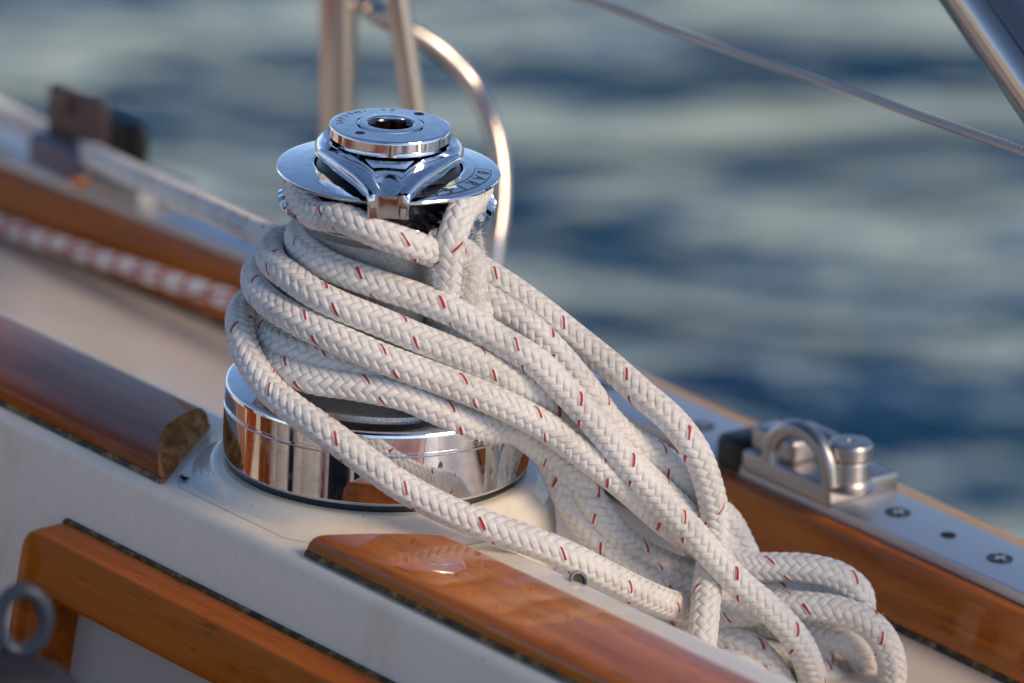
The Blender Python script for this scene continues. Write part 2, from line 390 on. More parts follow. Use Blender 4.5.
# varnished capping boards, cut to a circle round the winch
def cap_board(side, t0, t1, far, zb=ZC, h=22, R=211, nose=9):
    w_ = (t1 - t0)
    prof = roundpoly([(t0, zb), (t0 + 3, zb + h), (t0 + w_ * .5, zb + h + 5), (t1 - 2, zb + h), (t1, zb)], [0, 11, 40, 9, 0], 7)
    V, F = [], []; ns, m_ = 9, len(prof)
    cols = []
    for t, z in prof:
        rr = math.sqrt(max(R * R - t * t, 30.0 ** 2)); e_ = side * rr
        if side > 0: x_ = (t - t0) / (t1 - t0); e_ = 130 + 76 * x_ + 20 * x_ * (1 - x_)
        row = []
        for k in range(ns):
            ph = k / (ns - 1) * math.pi / 2                    # round the end over
            row.append((e_ + side * nose * (1 - math.sin(ph)), t, max(zb, z - nose * (1 - math.cos(ph)) * (1 if z > zb + 1 else 0))))
        for k in range(1, 12):
            row.append((e_ + side * nose + (far - e_) * k / 11.0, t, z))
        cols.append(row)
    m2 = len(cols[0])
    # order: far ... end (k = ns-1 the outermost, lowest ring)
    idx = list(range(m2 - 1, ns - 1, -1)) + list(range(0, ns))
    for c_ in cols:
        for i in idx: V.append(B(*c_[i]))
    for a in range(m_):
        b = (a + 1) % m_
        for i in range(m2 - 1): F.append((a * m2 + i, b * m2 + i, b * m2 + i + 1, a * m2 + i + 1))
    endloop = [a * m2 + m2 - 1 for a in range(m_)]
    F.append(tuple(a * m2 for a in range(m_)))
    body = (V, F)
    # end face as its own strip, dropped onto the gelcoat
    if side < 0:
        body = (V, [f for f in F[:-1] if min(i % m2 for i in f) < m2 - ns] + [F[-1]])
        EV, EF = [], []
        for a in range(m_): EV += V[a * m2 + m2 - ns:a * m2 + m2]
        for a in range(m_):
            b = (a + 1) % m_
            for i in range(ns - 1): EF.append((a * ns + i, b * ns + i, b * ns + i + 1, a * ns + i + 1))
        EF.append(tuple(a * ns + ns - 1 for a in range(m_)))
    else: EV = [V[i] for i in endloop]; EF = [tuple(range(m_))]
    return body, (EV, EF), cols
cols_ = {}
for side, t0, t1, far, mt, RC, ns_ in ((-1, -188, -50, -2600, M_TEAK, 214, 8), (1, -192, -74, 1800, M_TEAK_R, 217, 6)):
    body, end, cc = cap_board(side, t0, t1, far, R=RC, nose=ns_)
    cb = obj('capping_board', body, mt, boat)
    obj('end_grain', end, M_WORN if side < 0 else mt, cb)
    for ta, tb_ in ((t0 - 3.0, t0 + 3), (t1 + 2.5, t1 - 3)):
        sarr = sorted([(math.sqrt(RC ** 2 - (t0 if ta < t0 else t1) ** 2) * side - 1) if side < 0 else (132 if ta < t0 else 207), far])
        pr = [(ta, ZC + .5), (ta + (2 if tb_ > ta else -2), ZC + 5.5), (tb_, ZC + 6), (tb_, ZC + .5)]
        if tb_ < ta: pr = pr[::-1]
        obj('sealant', extrude(pr, sarr[0], sarr[1], 30), M_SEAL, cb)

# teak frame of the cubby hole in the coaming's inner face
def cubby():
    s0, s1, zt, zb = -243, 700, -96, -560; wd = 60; d = 44
    def ring(inset, tt, r):
        pts = roundpoly([(s0 + inset, zt - inset), (s1 - inset, zt - inset), (s1 - inset, zb + inset), (s0 + inset, zb + inset)], [r] * 4, 6)
        return [B(s, face_t(z) + tt, z) for s, z in pts]
    rings = [ring(0, 8, 26), ring(0, -d + 5, 26), ring(1.5, -d + 1.5, 25), ring(5, -d, 23), ring(wd - 4, -d, 10), ring(wd - 1, -d + 1.2, 10), ring(wd, -d + 5, 9), ring(wd, 40, 9)]
    V, F = [], []; m_ = len(rings[0])
    for q in rings: V += q
    for i in range(len(rings) - 1):
        for k in range(m_):
            k2 = (k + 1) % m_; F.append((i * m_ + k, i * m_ + k2, (i + 1) * m_ + k2, (i + 1) * m_ + k))
    return (V, F), rings
cf, rings_ = cubby()
frame = obj('cubby_frame', cf, M_TEAK_F, boat)
V = []; F = []
fa = lambda z, o: face_t(z) + o
i0 = [B(s, fa(z, -1.5), z) for s, z in [(-228, -92.5), (692, -92.5), (692, -99), (-228, -99)]]
i1 = [B(s, fa(z, -6), z) for s, z in [(-228, -94), (692, -94), (692, -99), (-228, -99)]]
obj('sealant', (i0 + i1, [(0, 1, 2, 3), (7, 6, 5, 4), (0, 4, 5, 1), (1, 5, 6, 2), (2, 6, 7, 3), (3, 7, 4, 0)]), M_SEAL, frame)
cb4 = [(-220, -125), (660, -125), (660, -520), (-220, -520)]
lin = [B(s, fa(z, -3), z) for s, z in cb4]; lib = [B(s, fa(z, -1), z) for s, z in cb4]
obj('cubby_panel', (lin + lib, [(3, 2, 1, 0), (4, 5, 6, 7), (0, 1, 5, 4), (1, 2, 6, 5), (2, 3, 7, 6), (3, 0, 4, 7)]), mat('cubby_grey', (.42, .40, .36), .5), boat)  # flat grey sheet closing the opening, darker than the coaming

# cockpit and the other side of the boat (mirrored about the centre line), seen only in the chrome
TC = -1900
def mir(pr): return [(2 * TC - t, z) for t, z in reversed(pr)]
obj('coaming', extrude(mir(cp), S0, S1, 8), M_GEL, boat)
obj('capping_board', extrude(mir(roundpoly([(-188, ZC + 1), (-185, 0), (-52, 0), (-50, ZC + 1)], [0, 10, 10, 0])), S0, S1, 8), M_TEAK, boat)
obj('side_deck', extrude(mir([(30, ZD), (500, ZD), (500, ZD - 40), (30, ZD - 40)]), S0, S1, 8), M_DECK, boat)
obj('hull', extrude(mir([(480, ZD - 42), (615, ZD - 42), (622, -130), (632, -130), (630, -900), (520, -2300), (300, -2900), (280, -2900), (430, -900)]), S0, S1, 8), M_HULL, boat)
obj('toe_rail', extrude(mir(rail), S0, S1, 8), M_TEAK_R, boat)
for tA, tB in ((-320, -1100), (2 * TC + 1100, 2 * TC + 320)):
    obj('cockpit_seat', extrude([(tB, -770), (tA, -770), (tA, -815), (tB, -815)] if tB < tA else [(tA, -770), (tB, -770), (tB, -815), (tA, -815)], S0, S1, 4), M_TEAK, boat)
obj('cockpit_sole', extrude([(-2750, -1500), (-1050, -1500), (-1050, -1560), (-2750, -1560)], S0, S1, 4), M_DECK, boat)
lr = random.Random(11); sc0 = -2700
while sc0 < 5600:
    wd_ = lr.choice((50, 90, 150, 230, 320)); mt = lr.choice((M_BLACK, M_GEL, M_DECKG, M_STEELB, M_TEAK, M_GEL))
    obj('reflection_panel', box(B(sc0 + wd_, 2 * TC + 1108, -1150), wd_, 10, 290, bev=8), mt, boat)  # unseen panels added to put vertical stripes into the chrome's reflections
    sc0 += 2 * wd_ + lr.choice((12, 30, 120))
obj('seat_front', extrude([(2 * TC + 1100, -815), (2 * TC + 1100, -1500), (2 * TC + 1080, -1500), (2 * TC + 1080, -815)], S0, S1, 4), M_GEL, boat)
for i in range(16):
    obj('sole_slat', box(B(1600, -2650 + i * 100, -1494), 4600, 36, 8, bev=4), M_DECKG, boat)
bt = [(TC + 1500 * math.cos(q), 3300 + 420 * math.sin(q)) for q in np.linspace(math.pi, 0, 15)]
bt = bt + [(t, z - 12) for t, z in reversed(bt)]
obj('added_canopy', extrude(bt, -2600, 3600, 6), mat('navy_canvas', (.02, .028, .05), .85), boat)  # unseen canopy added to darken the inner coaming, the frame and their reflections
obj('cabin_bulkhead', box(B(-2900, TC, -500), 120, 1500, 1150, bev=30), M_GEL, boat)
obj('companionway', box(B(-2775, TC, -500), 12, 420, 700, bev=6), M_TEAK, boat)

# ------------------------------------------------------------------ winch
winch = thing('winch', 'chrome self-tailing sheet winch wrapped in white rope, on the white pad', 'winch', (0, 0, 0))
ch = lambda *a: list(a)
base = lathe([(149, 3), (152.5, 5), (154, 8), (154, 55.8), (153.4, 56.6), (152.2, 57), (152.2, 59.4), (153.4, 59.8), (154, 60.6), (154, 76), (153.4, 78.6), (151.8, 80.4), (149.5, 81.2), (133, 83.4), (128, 82), (126, 74)], 160, caps=False)
obj('base_ring', base, M_CHROME, winch)
obj('gasket', lathe([(100, -1.5), (150.5, -1.5), (151.5, 1), (150, 4), (100, 4)], 128), M_BLACK, winch)
drum = lathe([(126.5, 72), (125, 87), (116, 91), (106, 98), (97, 110), (90, 128), (84, 155), (80, 185), (78, 215), (79, 244), (84, 253), (84, 258)], 128, caps=False)
obj('drum', drum, M_DRUM, winch)
# lower jaw of the self tailer with radial ribs
def ribmod(i, r, z, k, n):
    if i in (3, 4, 5) : return (r, z + (3.4 if (k // 4) % 2 else -.8))
    if i == 2: return (r - (0 if (k // 4) % 2 else 2.0), z)
    return (r, z)
jaw = lathe([(83, 254), (100, 261), (106.5, 265), (107.5, 269), (100, 273), (80, 276), (74, 278), (70, 278)], 288, caps=False, mod=ribmod)
obj('lower_jaw', jaw, M_CHROME2, winch)
obj('jaw_core', lathe([(71.5, 274), (71.5, 306), (66, 313), (60, 313)], 96, caps=False), M_BLACK, winch)
jt = [(73, 299), (98, 296.5), (107, 298), (110.2, 300.3), (110.8, 302), (110, 303.4), (107, 304), (90, 306.2), (76, 307.6), (73.5, 307), (73, 299)]
upper = obj('upper_jaw', lathe(jt, 160, caps=False), M_CHROME, winch)
# top ring and cap
def collar_mod_(i, r, z, k, n):
    a = abs(((k / n * 360 - 272 + 180) % 360) - 180)
    f = 1 / (1 + math.exp((a - 52) / 4.0))
    return (r + (min(r, 58) - r) * f, z - 6 * f)
obj('top_ring', lathe([(58, 314), (70, 315), (73.5, 319), (73.5, 325), (70.5, 331), (66, 334), (63.5, 333.5), (63, 327), (56, 327)], 160, caps=False, mod=collar_mod_), M_CHROME, winch)
topc = obj('top_cap', lathe([(57, 331), (58.5, 332), (58.5, 336), (60.5, 337), (60.5, 345.5), (59.5, 347.3), (57.5, 348), (34.6, 348.8), (34.2, 345), (32.4, 345), (32, 349.3), (31, 350), (24.5, 350.4), (23, 349.5), (22.5, 346)], 128, caps=False), M_CHROME, winch)
def star(i, r, z, k, n):
    a = (k / n * 8) % 1.0
    f = abs(a - .5) * 2
    return (r * (.80 + .24 * f), z) if i > 0 else (r, z)
obj('handle_socket', lathe([(23.2, 347.0), (20.5, 346.5), (20, 322), (6, 320), (0, 320)], 128, caps=False, mod=star), M_DARK if False else mat('socket_metal', (.07, .055, .05), .3, .9), topc)
for ang, rh in ((230, 44), (57, 49)):
    a = math.radians(ang); c_ = np.array([math.cos(a) * rh, math.sin(a) * rh, 348.2]) * K
    obj('screw_hole_disc', lathe([(5.2, -.3), (5.2, .3), (4.8, .45), (0, .5)], 20, c_, caps=False), M_DARK, topc)  # raised black disc, the hole's darkness painted on the cap
# feeder arm: V shaped, from the top ring out over the jaws and down to the drum
def feeder():
    # stations from the ring outwards; each a cross-section (x, y, z) with raised side ridges and a hollow between
    st = [(-26, 71, 329, 314, 20), (-52, 59, 329, 312, 20), (-76, 45.5, 326.5, 309, 15), (-92, 35, 323.5, 305, 10), (-106, 26.5, 319, 302, 7), (-115, 22, 316.5, 300, 4), (-120, 21, 312.5, 297, 1.5), (-121.5, 20.6, 306, 300, .4), (-121.5, 20.2, 299, 299, .2), (-120.5, 20, 289, 289, 0)]
    V, F = [], []; prof = []
    for j, (y, hw, zt, zb, dip) in enumerate(st):
        rd = hw * .34 if j < 6 else hw * .16
        row = []
        if j < 7:
            xs = [-1, -.98, -.94, -.87, -.60, -.43, -.32, 0, .32, .43, .60, .87, .94, .98, 1]
            hs = [-.9, -.35, .0, .14, .10, -.04, -.70, -.74, -.70, -.04, .10, .14, .0, -.35, -.9]
            for x_, h_ in zip(xs, hs):
                zz = zt + (h_ * min(dip, 5) if abs(x_) < .4 else h_ * 6)
                row.append((x_ * hw, y, zz))
            for x_ in (1, .95, .5, 0, -.5, -.95, -1)[1:-1]: row.append((x_ * hw * .97, y + (6 if j > 4 else 0), zt - 15 + j * .8))
        else:
            xs = [-1, -.98, -.94, -.87, -.60, -.43, -.32, 0, .32, .43, .60, .87, .94, .98, 1]
            for x_ in xs: row.append((x_ * hw, y + (3.5 if abs(x_) > .99 else 1.2 if abs(x_) > .97 else 0) + (0 if abs(x_) > .7 else 1.8), zt))
            for x_ in (.95, .5, 0, -.5, -.95): row.append((x_ * hw * .97, y + 18, zt))
        V += [np.array(q) * K for q in row]; m_ = len(row)
    for i in range(len(st) - 1):
        for k in range(m_):
            k2 = (k + 1) % m_; F.append((i * m_ + k, (i + 1) * m_ + k, (i + 1) * m_ + k2, i * m_ + k2))
    F.append(tuple(range(m_))); F.append(tuple((len(st) - 1) * m_ + k for k in reversed(range(m_))))
    return (V, F, None, 40)
FEED_ROT = math.radians(2.0)
fd = feeder(); cR, sR = math.cos(FEED_ROT), math.sin(FEED_ROT)
fd = ([np.array([v[0] * cR - v[1] * sR, v[0] * sR + v[1] * cR, v[2]]) for v in fd[0]], fd[1], None, 40)
obj('feeder_arm', fd, M_CHROME, winch)

def lettering(name, items, parent, mt, zfun, extra=None):
    """items: (char, radius, angle in degrees clockwise-reading, size, flip) set flat on a ring"""
    V, F = [], []
    dg = bpy.context.evaluated_depsgraph_get()
    for chx, rad, ang, size, out in items:
        cu = bpy.data.curves.new('letter', 'FONT'); cu.body = chx; cu.size = size; cu.align_x = 'CENTER'; cu.align_y = 'CENTER'; cu.resolution_u = 3; cu.extrude = .25
        to = bpy.data.objects.new('letter', cu); COL.objects.link(to); dg.update()
        me = bpy.data.meshes.new_from_object(to.evaluated_get(dg)); bpy.data.objects.remove(to); 
        a = math.radians(ang); rd = np.array([math.cos(a), math.sin(a), 0]); tg = np.array([math.sin(a), -math.cos(a), 0])
        if not out: rd2, tg2 = -rd, -tg
        else: rd2, tg2 = rd, tg
        b = len(V)
        for v in me.vertices:
            p = rd * rad + tg2 * v.co.x * 1.0 + rd2 * v.co.y
            V.append((p + np.array([0, 0, zfun(np.linalg.norm(p)) + .1 + v.co.z])) * K)
        F += [tuple(b + i for i in f.vertices) for f in me.polygons]
    if extra:
        for q in extra:
            b = len(V); V += q[0]; F += [tuple(b + i for i in f) for f in q[1]]
    return obj(name, (V, F), mt, parent)
zj = lambda r: 304 + (107 - r) / 17 * 2.2 if r > 90 else 306.2 + (90 - r) / 14 * 1.4
# BARIENT, boxed, read clockwise with its tops outward
wrd = 'BARIENT'; a0, da = -4.0, -11.6
its = [(c_, 93.0, a0 + da * i, 17.5, True) for i, c_ in enumerate(wrd)]
def arcstrip(r0, r1, A0, A1, zf, n=30):
    Vq, Fq = [], []
    for i in range(n + 1):
        a = math.radians(A0 + (A1 - A0) * i / n)
        for r in (r0, r1): Vq.append(np.array([r * math.cos(a), r * math.sin(a), zf(r) + .3]) * K)
    for i in range(n): Fq.append((2 * i, 2 * i + 2, 2 * i + 3, 2 * i + 1))
    return (Vq, Fq)
e0, e1 = a0 + 7.5, a0 + da * 6 - 7.5
bx = [arcstrip(100.6, 101.6, e0, e1, zj), arcstrip(84.6, 85.4, e0, e1, zj), arcstrip(85.4, 100.6, e0, e0 - .6, zj, 1), arcstrip(85.4, 100.6, e1 + .6, e1, zj, 1)]
lettering('lettering', its, upper, M_ENGRAVE, zj, bx)
zc = lambda r: 348.0 + (57.5 - r) / 23 * .8
its = [(c_, 49.5, 185 - 10.5 * i, 11.0, True) for i, c_ in enumerate('BARIENT')] + [(c_, 49.5, 100 - 10.5 * i, 11.0, True) for i, c_ in enumerate('28')]
lettering('lettering', its, topc, mat('worn_engraving', (.30, .33, .38), .4, .6), zc)

# ------------------------------------------------------------------ the rope
RR = 13.3; PITCH = 82.0; NY = 8
def braid(C, S, n=64):
    T, Nn, Bn = frames(C)
    # spread the turns of the frame so that the lay stays even
    th = np.arange(n) * 2 * math.pi / n
    u = np.arange(n)[None, :] * NY / n + np.zeros((len(C), 1)); v = -(S / K / PITCH * NY)[:, None] + np.zeros((1, n))
    A, Bq = u + v, u - v
    i, j = np.floor(A), np.floor(Bq); fa, fb = A - i, Bq - j
    over = np.mod(i + j, 4) < 2
    qa = np.mod(Bq + i, 4) / 2; qb = (np.mod(A + j, 4) - 2) / 2
    cr = lambda f: np.clip(1 - np.abs(2.0 * (f - .5)) ** 7, 0, 1) ** .8
    ar = lambda q: np.clip(1 - np.abs(2 * np.clip(q, 0, 1) - 1) ** 3.5, 0, 1) ** .8
    h = np.where(over, cr(fa) * ar(qa), cr(fb) * ar(qb))
    r = (RR + 1.8 * h) * K
    P = C[:, None, :] + r[:, :, None] * (Nn[:, None, :] * np.cos(th)[None, :, None] + Bn[:, None, :] * np.sin(th)[None, :, None])
    return P.reshape(-1, 3), n
strands = []
def strand(pts): strands.append([W(*p) for p in pts])
# tail in the self tailer: up from the drum, round the jaws and down again
def cyl(deg, rho, z): return (np.array([math.cos(math.radians(deg)) * rho, math.sin(math.radians(deg)) * rho, z])) * K
strands.append([W(437, 345, -62), W(441, 318, -68), W(444, 296, -80), W(447, 277, -92), W(449, 256, -95), W(452, 239, -94), W(457, 223, -86), W(463, 208, -68), cyl(-24, 89, 285), cyl(-6, 89, 287)]
               + [cyl(a_, 90, 287) for a_ in range(15, 176, 20)] + [cyl(185, 90, 286), cyl(205, 92, 282), cyl(225, 97, 274)]
               + [W(345, 219, -100), W(375, 232, -114), W(400, 241, -114), W(420, 248, -104), W(438, 253, -84), W(456, 250, -52), W(467, 256, -42), (W(471, 274, -40)), W(469, 298, -44), W(458, 326, -46)])
# top coil: pile - right side - behind the drum - left bend - long front strand
strand([(690, 720, -125), (697, 690, -130), (701, 655, -130), (704, 622, -116), (708, 580, -78), (714, 545, -48), (714, 515, -46), (710, 490, -52), (696, 452, -58), (673, 421, -50), (642, 394, -38), (609, 365, -22), (575, 338, -8), (541, 311, 4), (508, 287, 16), (481, 270, 30), (460, 255, 62),
        (425, 225, 98), (385, 212, 108), (338, 214, 92), (309, 224, 58), (299, 237, 8), (305, 250, -42), (321, 262, -70), (343, 272, -84), (383, 286, -97), (422, 299, -101), (457, 314, -104), (500, 340, -108), (535, 361, -108), (562, 387, -107), (596, 424, -105), (625, 459, -101), (658, 497, -95), (690, 530, -90), (714, 557, -88), (740, 584, -92), (767, 607, -92), (792, 633, -84), (807, 660, -66), (812, 690, -40), (800, 715, -20)])
# second coil
strand([(775, 610, 30), (757, 580, 8), (743, 550, -2), (727, 520, -8), (710, 506, -12), (695, 489, -18), (676, 471, -28), (653, 453, -36), (630, 440, -42), (609, 421, -46), (586, 389, -46), (552, 349, -38), (525, 324, -26), (491, 302, -10), (467, 287, 12), (450, 272, 62), (425, 252, 112), (385, 240, 128), (335, 238, 112), (296, 238, 74), (277, 243, 34), (270, 254, -10), (276, 266, -54), (289, 276, -82), (312, 292, -104), (340, 306, -115),
        (380, 322, -120), (423, 340, -122), (470, 359, -116), (511, 378, -104), (548, 400, -86), (585, 422, -66), (620, 454, -62), (655, 486, -52), (690, 519, -40), (725, 548, -18), (750, 572, 16)])
# third coil
strand([(470, 330, 90), (430, 298, 128), (380, 280, 142), (320, 268, 120), (281, 262, 76), (262, 266, 32), (255, 279, -20), (263, 297, -68), (281, 311, -96), (300, 322, -112), (337, 339, -128), (379, 357, -136), (425, 374, -136), (471, 391, -130), (510, 408, -121), (546, 427, -112), (576, 448, -104), (609, 473, -96), (637, 496, -80), (668, 523, -56), (705, 548, -34), (746, 566, -22), (775, 567, -20), (805, 568, -22), (838, 576, -22), (858, 592, -18), (860, 612, -2), (845, 628, 16), (810, 640, 26)])
# fourth, deeper
strand([(300, 310, 60), (272, 316, 20), (264, 328, -30), (273, 340, -66), (290, 349, -88), (318, 358, -102), (361, 369, -112), (400, 379, -112), (440, 391, -108), (480, 408, -96), (520, 432, -72), (550, 455, -48), (578, 480, -50), (595, 505, -52), (617, 534, -46), (646, 556, -36), (690, 575, -20), (730, 590, -8), (794, 590, -6), (825, 600, 2), (840, 620, 10)])
# fifth, the lowest on the drum
strand([(290, 336, 40), (266, 345, -20), (268, 358, -72), (285, 369, -100), (312, 379, -116), (357, 386, -126), (405, 396, -130), (440, 411, -126), (472, 424, -114), (500, 428, -92), (520, 430, -62), (535, 438, -42), (548, 458, -40), (558, 478, -42), (571, 505, -44), (596, 537, -46), (628, 563, -46), (660, 579, -44), (692, 592, -36), (730, 606, -22), (775, 625, -10), (815, 634, -8), (845, 641, -8), (862, 660, 0), (858, 690, 10)])
# outer turn that runs down across the base ring and away along the coaming
strand([(330, 290, 120), (285, 290, 80), (257, 296, 40), (243, 309, -5), (240, 327, -50), (245, 349, -84), (256, 370, -106), (270, 389, -122), (296, 411, -146), (321, 428, -163), (363, 459, -174), (405, 488, -180), (456, 514, -184), (505, 532, -186), (544, 546, -182), (576, 560, -174), (609, 577, -158), (650, 597, -120), (682, 608, -74), (712, 614, -54), (740, 614, -50), (781, 606, -46), (818, 607, -46), (850, 614, -46), (876, 630, -46), (890, 655, -44), (890, 690, -36), (870, 720, -20)])
# lower loops of the pile
strand([(640, 640, -20), (690, 634, -48), (720, 638, -58), (745, 645, -62), (768, 664, -60), (785, 690, -50)])
strand([(795, 614, 6), (812, 640, -2), (822, 664, -6), (832, 690, -6)])
strand([(690, 560, 10), (725, 575, 22), (790, 600, 40), (850, 640, 50), (860, 690, 40)])
strand([(680, 520, 24), (720, 560, 36), (760, 600, 50), (800, 660, 50)])
strand([(640, 560, -10), (670, 572, -14), (700, 583, -10), (735, 580, 2), (770, 586, 4), (800, 600, 10), (815, 620, 14), (800, 640, 16), (770, 642, 10)])
strand([(655, 470, -4), (676, 490, 0), (692, 515, 6), (700, 545, 10), (720, 572, 14), (748, 590, 16), (780, 612, 14)])
strand([(702, 668, -76), (730, 664, -84), (752, 674, -80), (770, 695, -70)])
strand([(640, 690, -60), (690, 655, -50), (740, 652, -34), (790, 660, -22), (825, 676, -20), (850, 700, -20)])
# lead from the block on the rail to the drum
strand([(-70, 72, 1560), (0, 112, 1400), (55, 137, 1260), (98, 158, 1130), (160, 187, 800), (225, 216, 440), (270, 237, 190), (300, 250, 95), (340, 262, 84), (386, 262, 96), (440, 276, 80), (478, 300, 10), (470, 330, -60), (430, 345, -92), (380, 342, -100), (330, 325, -76), (298, 306, -20)])
RV, RF, RUV = [], [], []; nv = 0
for P in strands:
    C, S = spline(P, 1.5 * K); S = S + rng.random() * 200 * K
    V, n_ = braid(C, S); RV.append(V); L_ = len(C)
    I, Kk = np.meshgrid(np.arange(L_ - 1), np.arange(n_), indexing='ij'); K2 = (Kk + 1) % n_
    q = np.stack([I * n_ + Kk, I * n_ + K2, (I + 1) * n_ + K2, (I + 1) * n_ + Kk], -1).reshape(-1, 4) + nv
    RF.append(q)
    u0 = Kk * NY / n_; u1 = (Kk + 1) * NY / n_; v0 = -(S[:-1] / K / PITCH * NY)[:, None] + 0 * Kk; v1 = -(S[1:] / K / PITCH * NY)[:, None] + 0 * Kk
    RUV.append(np.stack([np.stack([u0, v0], -1), np.stack([u1, v0], -1), np.stack([u1, v1], -1), np.stack([u0, v1], -1)], 2).reshape(-1, 2))
    nv += len(V)
RV = np.vstack(RV).astype(np.float32); RF = np.vstack(RF).astype(np.int32); RUV = np.vstack(RUV).astype(np.float32)
me = bpy.data.meshes.new('braided_rope')
me.vertices.add(len(RV)); me.vertices.foreach_set('co', RV.ravel())
me.loops.add(RF.size); me.loops.foreach_set('vertex_index', RF.ravel())
me.polygons.add(len(RF)); me.polygons.foreach_set('loop_start', np.arange(len(RF), dtype=np.int32) * 4)
me.polygons.foreach_set('use_smooth', np.ones(len(RF), bool))
l = me.uv_layers.new(name='UVMap'); l.data.foreach_set('uv', RUV.ravel())
me.update(calc_edges=True); me.validate()
me.materials.append(M_ROPE)
rope = bpy.data.objects.new('braided_rope', me); COL.objects.link(rope); ORG[rope.name] = np.zeros(3)
tag(rope, 'white braided rope with red flecks coiled around the chrome winch and heaped beside it', 'rope')

# chafed fibres
def hairs(spots, seed):
    r_ = np.random.RandomState(seed); V, F = [], []
    for (P, rad, cnt, ln, wd) in spots:
        C, S = spline(P, 2 * K); T, Nn, Bn = frames(C)
        for _ in range(cnt):
            i = r_.randint(len(C)); a = r_.rand() * 6.283; dr = Nn[i] * math.cos(a) + Bn[i] * math.sin(a)
            p = C[i] + dr * rad * K; d = dr * .8 + r_.randn(3) * .7; d /= np.linalg.norm(d); l_ = ln * (0.4 + r_.rand()) * K
            s_ = np.cross(d, r_.randn(3)); s_ /= np.linalg.norm(s_); q1 = p + d * l_ * .5; d2 = d + r_.randn(3) * .6; q2 = q1 + d2 * l_ * .5
            b = len(V); t_ = np.cross(d, s_); hw = wd * K
            for c_, w_ in ((p, hw), (q1, hw * .8), (q2, hw * .3)):
                for k in range(3): V.append(c_ + w_ * (s_ * math.cos(k * 2.094) + t_ * math.sin(k * 2.094)))
            for ss in (0, 3):
                for k in range(3): F.append((b + ss + k, b + ss + (k + 1) % 3, b + ss + 3 + (k + 1) % 3, b + ss + 3 + k))
    return (V, F)
fz = [([W(467, 236, -52), W(470, 252, -48), W(471, 276, -42), W(469, 300, -46)], 13, 3000, 4.2, .15), ([W(470, 280, -44), W(468, 306, -46)], 14, 1300, 4.2, .15), ([W(452, 234, -104), W(447, 277, -92), W(444, 296, -80)], 16, 260, 5, .25), ([W(472, 424, -114), W(500, 428, -95)], 15.5, 260, 6, .25)]
for P in strands[1:10]:
    fz.append((P, 16.4, 260, 2.6, .10))
obj('frayed_fibres', hairs(fz, 3), M_FUZZ, rope)

# ------------------------------------------------------------------ rail hardware
def raildir(s): 
    d = Bc(s + 1, 500, 0) - Bc(s - 1, 500, 0); d /= np.linalg.norm(d); return d, np.array([-d[1], d[0], 0])
track = thing('genoa_track', 'grey aluminium track with screw holes along the top of the teak rail', 'track', tuple(Bc(200, 562, -126)))
obj('track_bar', extrude(roundpoly([(516, -125), (516, -113), (607, -113), (607, -125)], [0, 3, 3, 0]), S0, S1, 60, True), M_ALU, track)
def s_at(px, py, z):
    p = onz(px, py, z) / K; return p @ UU, p @ VV
sA, tA = s_at(905, 508, -112); sB, tB = s_at(1010, 553, -112); sM, _ = s_at(955, 531, -112)
dS = sB - sA
for k in range(-9, 5):
    s = sA + dS * k + 4
    d, nn = raildir(s); c_ = Bc(s, 563, -112.8)
    o = obj('screw', lathe([(13.5, 0), (13.5, .7), (12.2, .9), (9.5, .5), (0, .45)], 28, c_, caps=False), M_BLACK, track)
    obj('screw_head', join(box(c_ + np.array([0, 0, 1.0]) * K, 7.5, 1.6, .55, d, nn, .3, 1), box(c_ + np.array([0, 0, 1.1]) * K, 1.6, 7.5, .55, d, nn, .3, 1)), M_ALU, o)
    s2 = s + dS * .5
    obj('pin_hole_disc', lathe([(8, 0), (8.2, .7), (7, .9), (6, .5), (0, .5)], 24, Bc(s2, 563, -112.8), caps=False), M_DARK, track)  # black disc laid on the track, the hole's shade as colour

# track car with eye and plunger stop
sc_, tc_ = s_at(822, 484, -100); sc_ -= 40
car = thing('track_car', 'steel sliding track car with a round plunger and bail on the teak rail', 'track car', tuple(Bc(sc_, 563, -112)))
d, nn = raildir(sc_)
def P(s, t, z): return Bc(sc_ + s, 563 + t, z)
PL = onz(848, 485, -91); PL[2] = 0
obj('car_body', box(P(0, -2, -104), 70, 50, 12, d, nn, 5), M_STEELB, car)
obj('cheek', box(P(-36, -22, -80), 34, 20, 14, d, nn, 7, 4), M_STEELB, car)
obj('cheek', box(P(-30, 22, -84), 30, 12, 14, d, nn, 10, 4), M_STEELB, car)
obj('end_stop', box(P(-94, -4, -107), 22, 46, 20, d, nn, 9), M_BLACK, car)
obj('plunger', lathe([(28, -93), (29, -90), (25, -86), (22.5, -82), (21.5, -64), (20.5, -62), (22.5, -59), (23, -57), (23, -46), (21.5, -43), (18, -42), (4, -42), (3.5, -43), (0, -43)], 48, PL, caps=False), M_STEELB, car)
dpy = PL[1] / K
obj('bail', tube([W(770, 462, dpy + 34), W(772, 444, dpy + 36), W(779, 434, dpy + 30), W(793, 428, dpy + 16), W(808, 434, dpy + 2), W(820, 446, dpy - 10), W(828, 463, dpy - 18), W(830, 486, dpy - 20)], 9.5, 3, 20), M_STEELB, car)

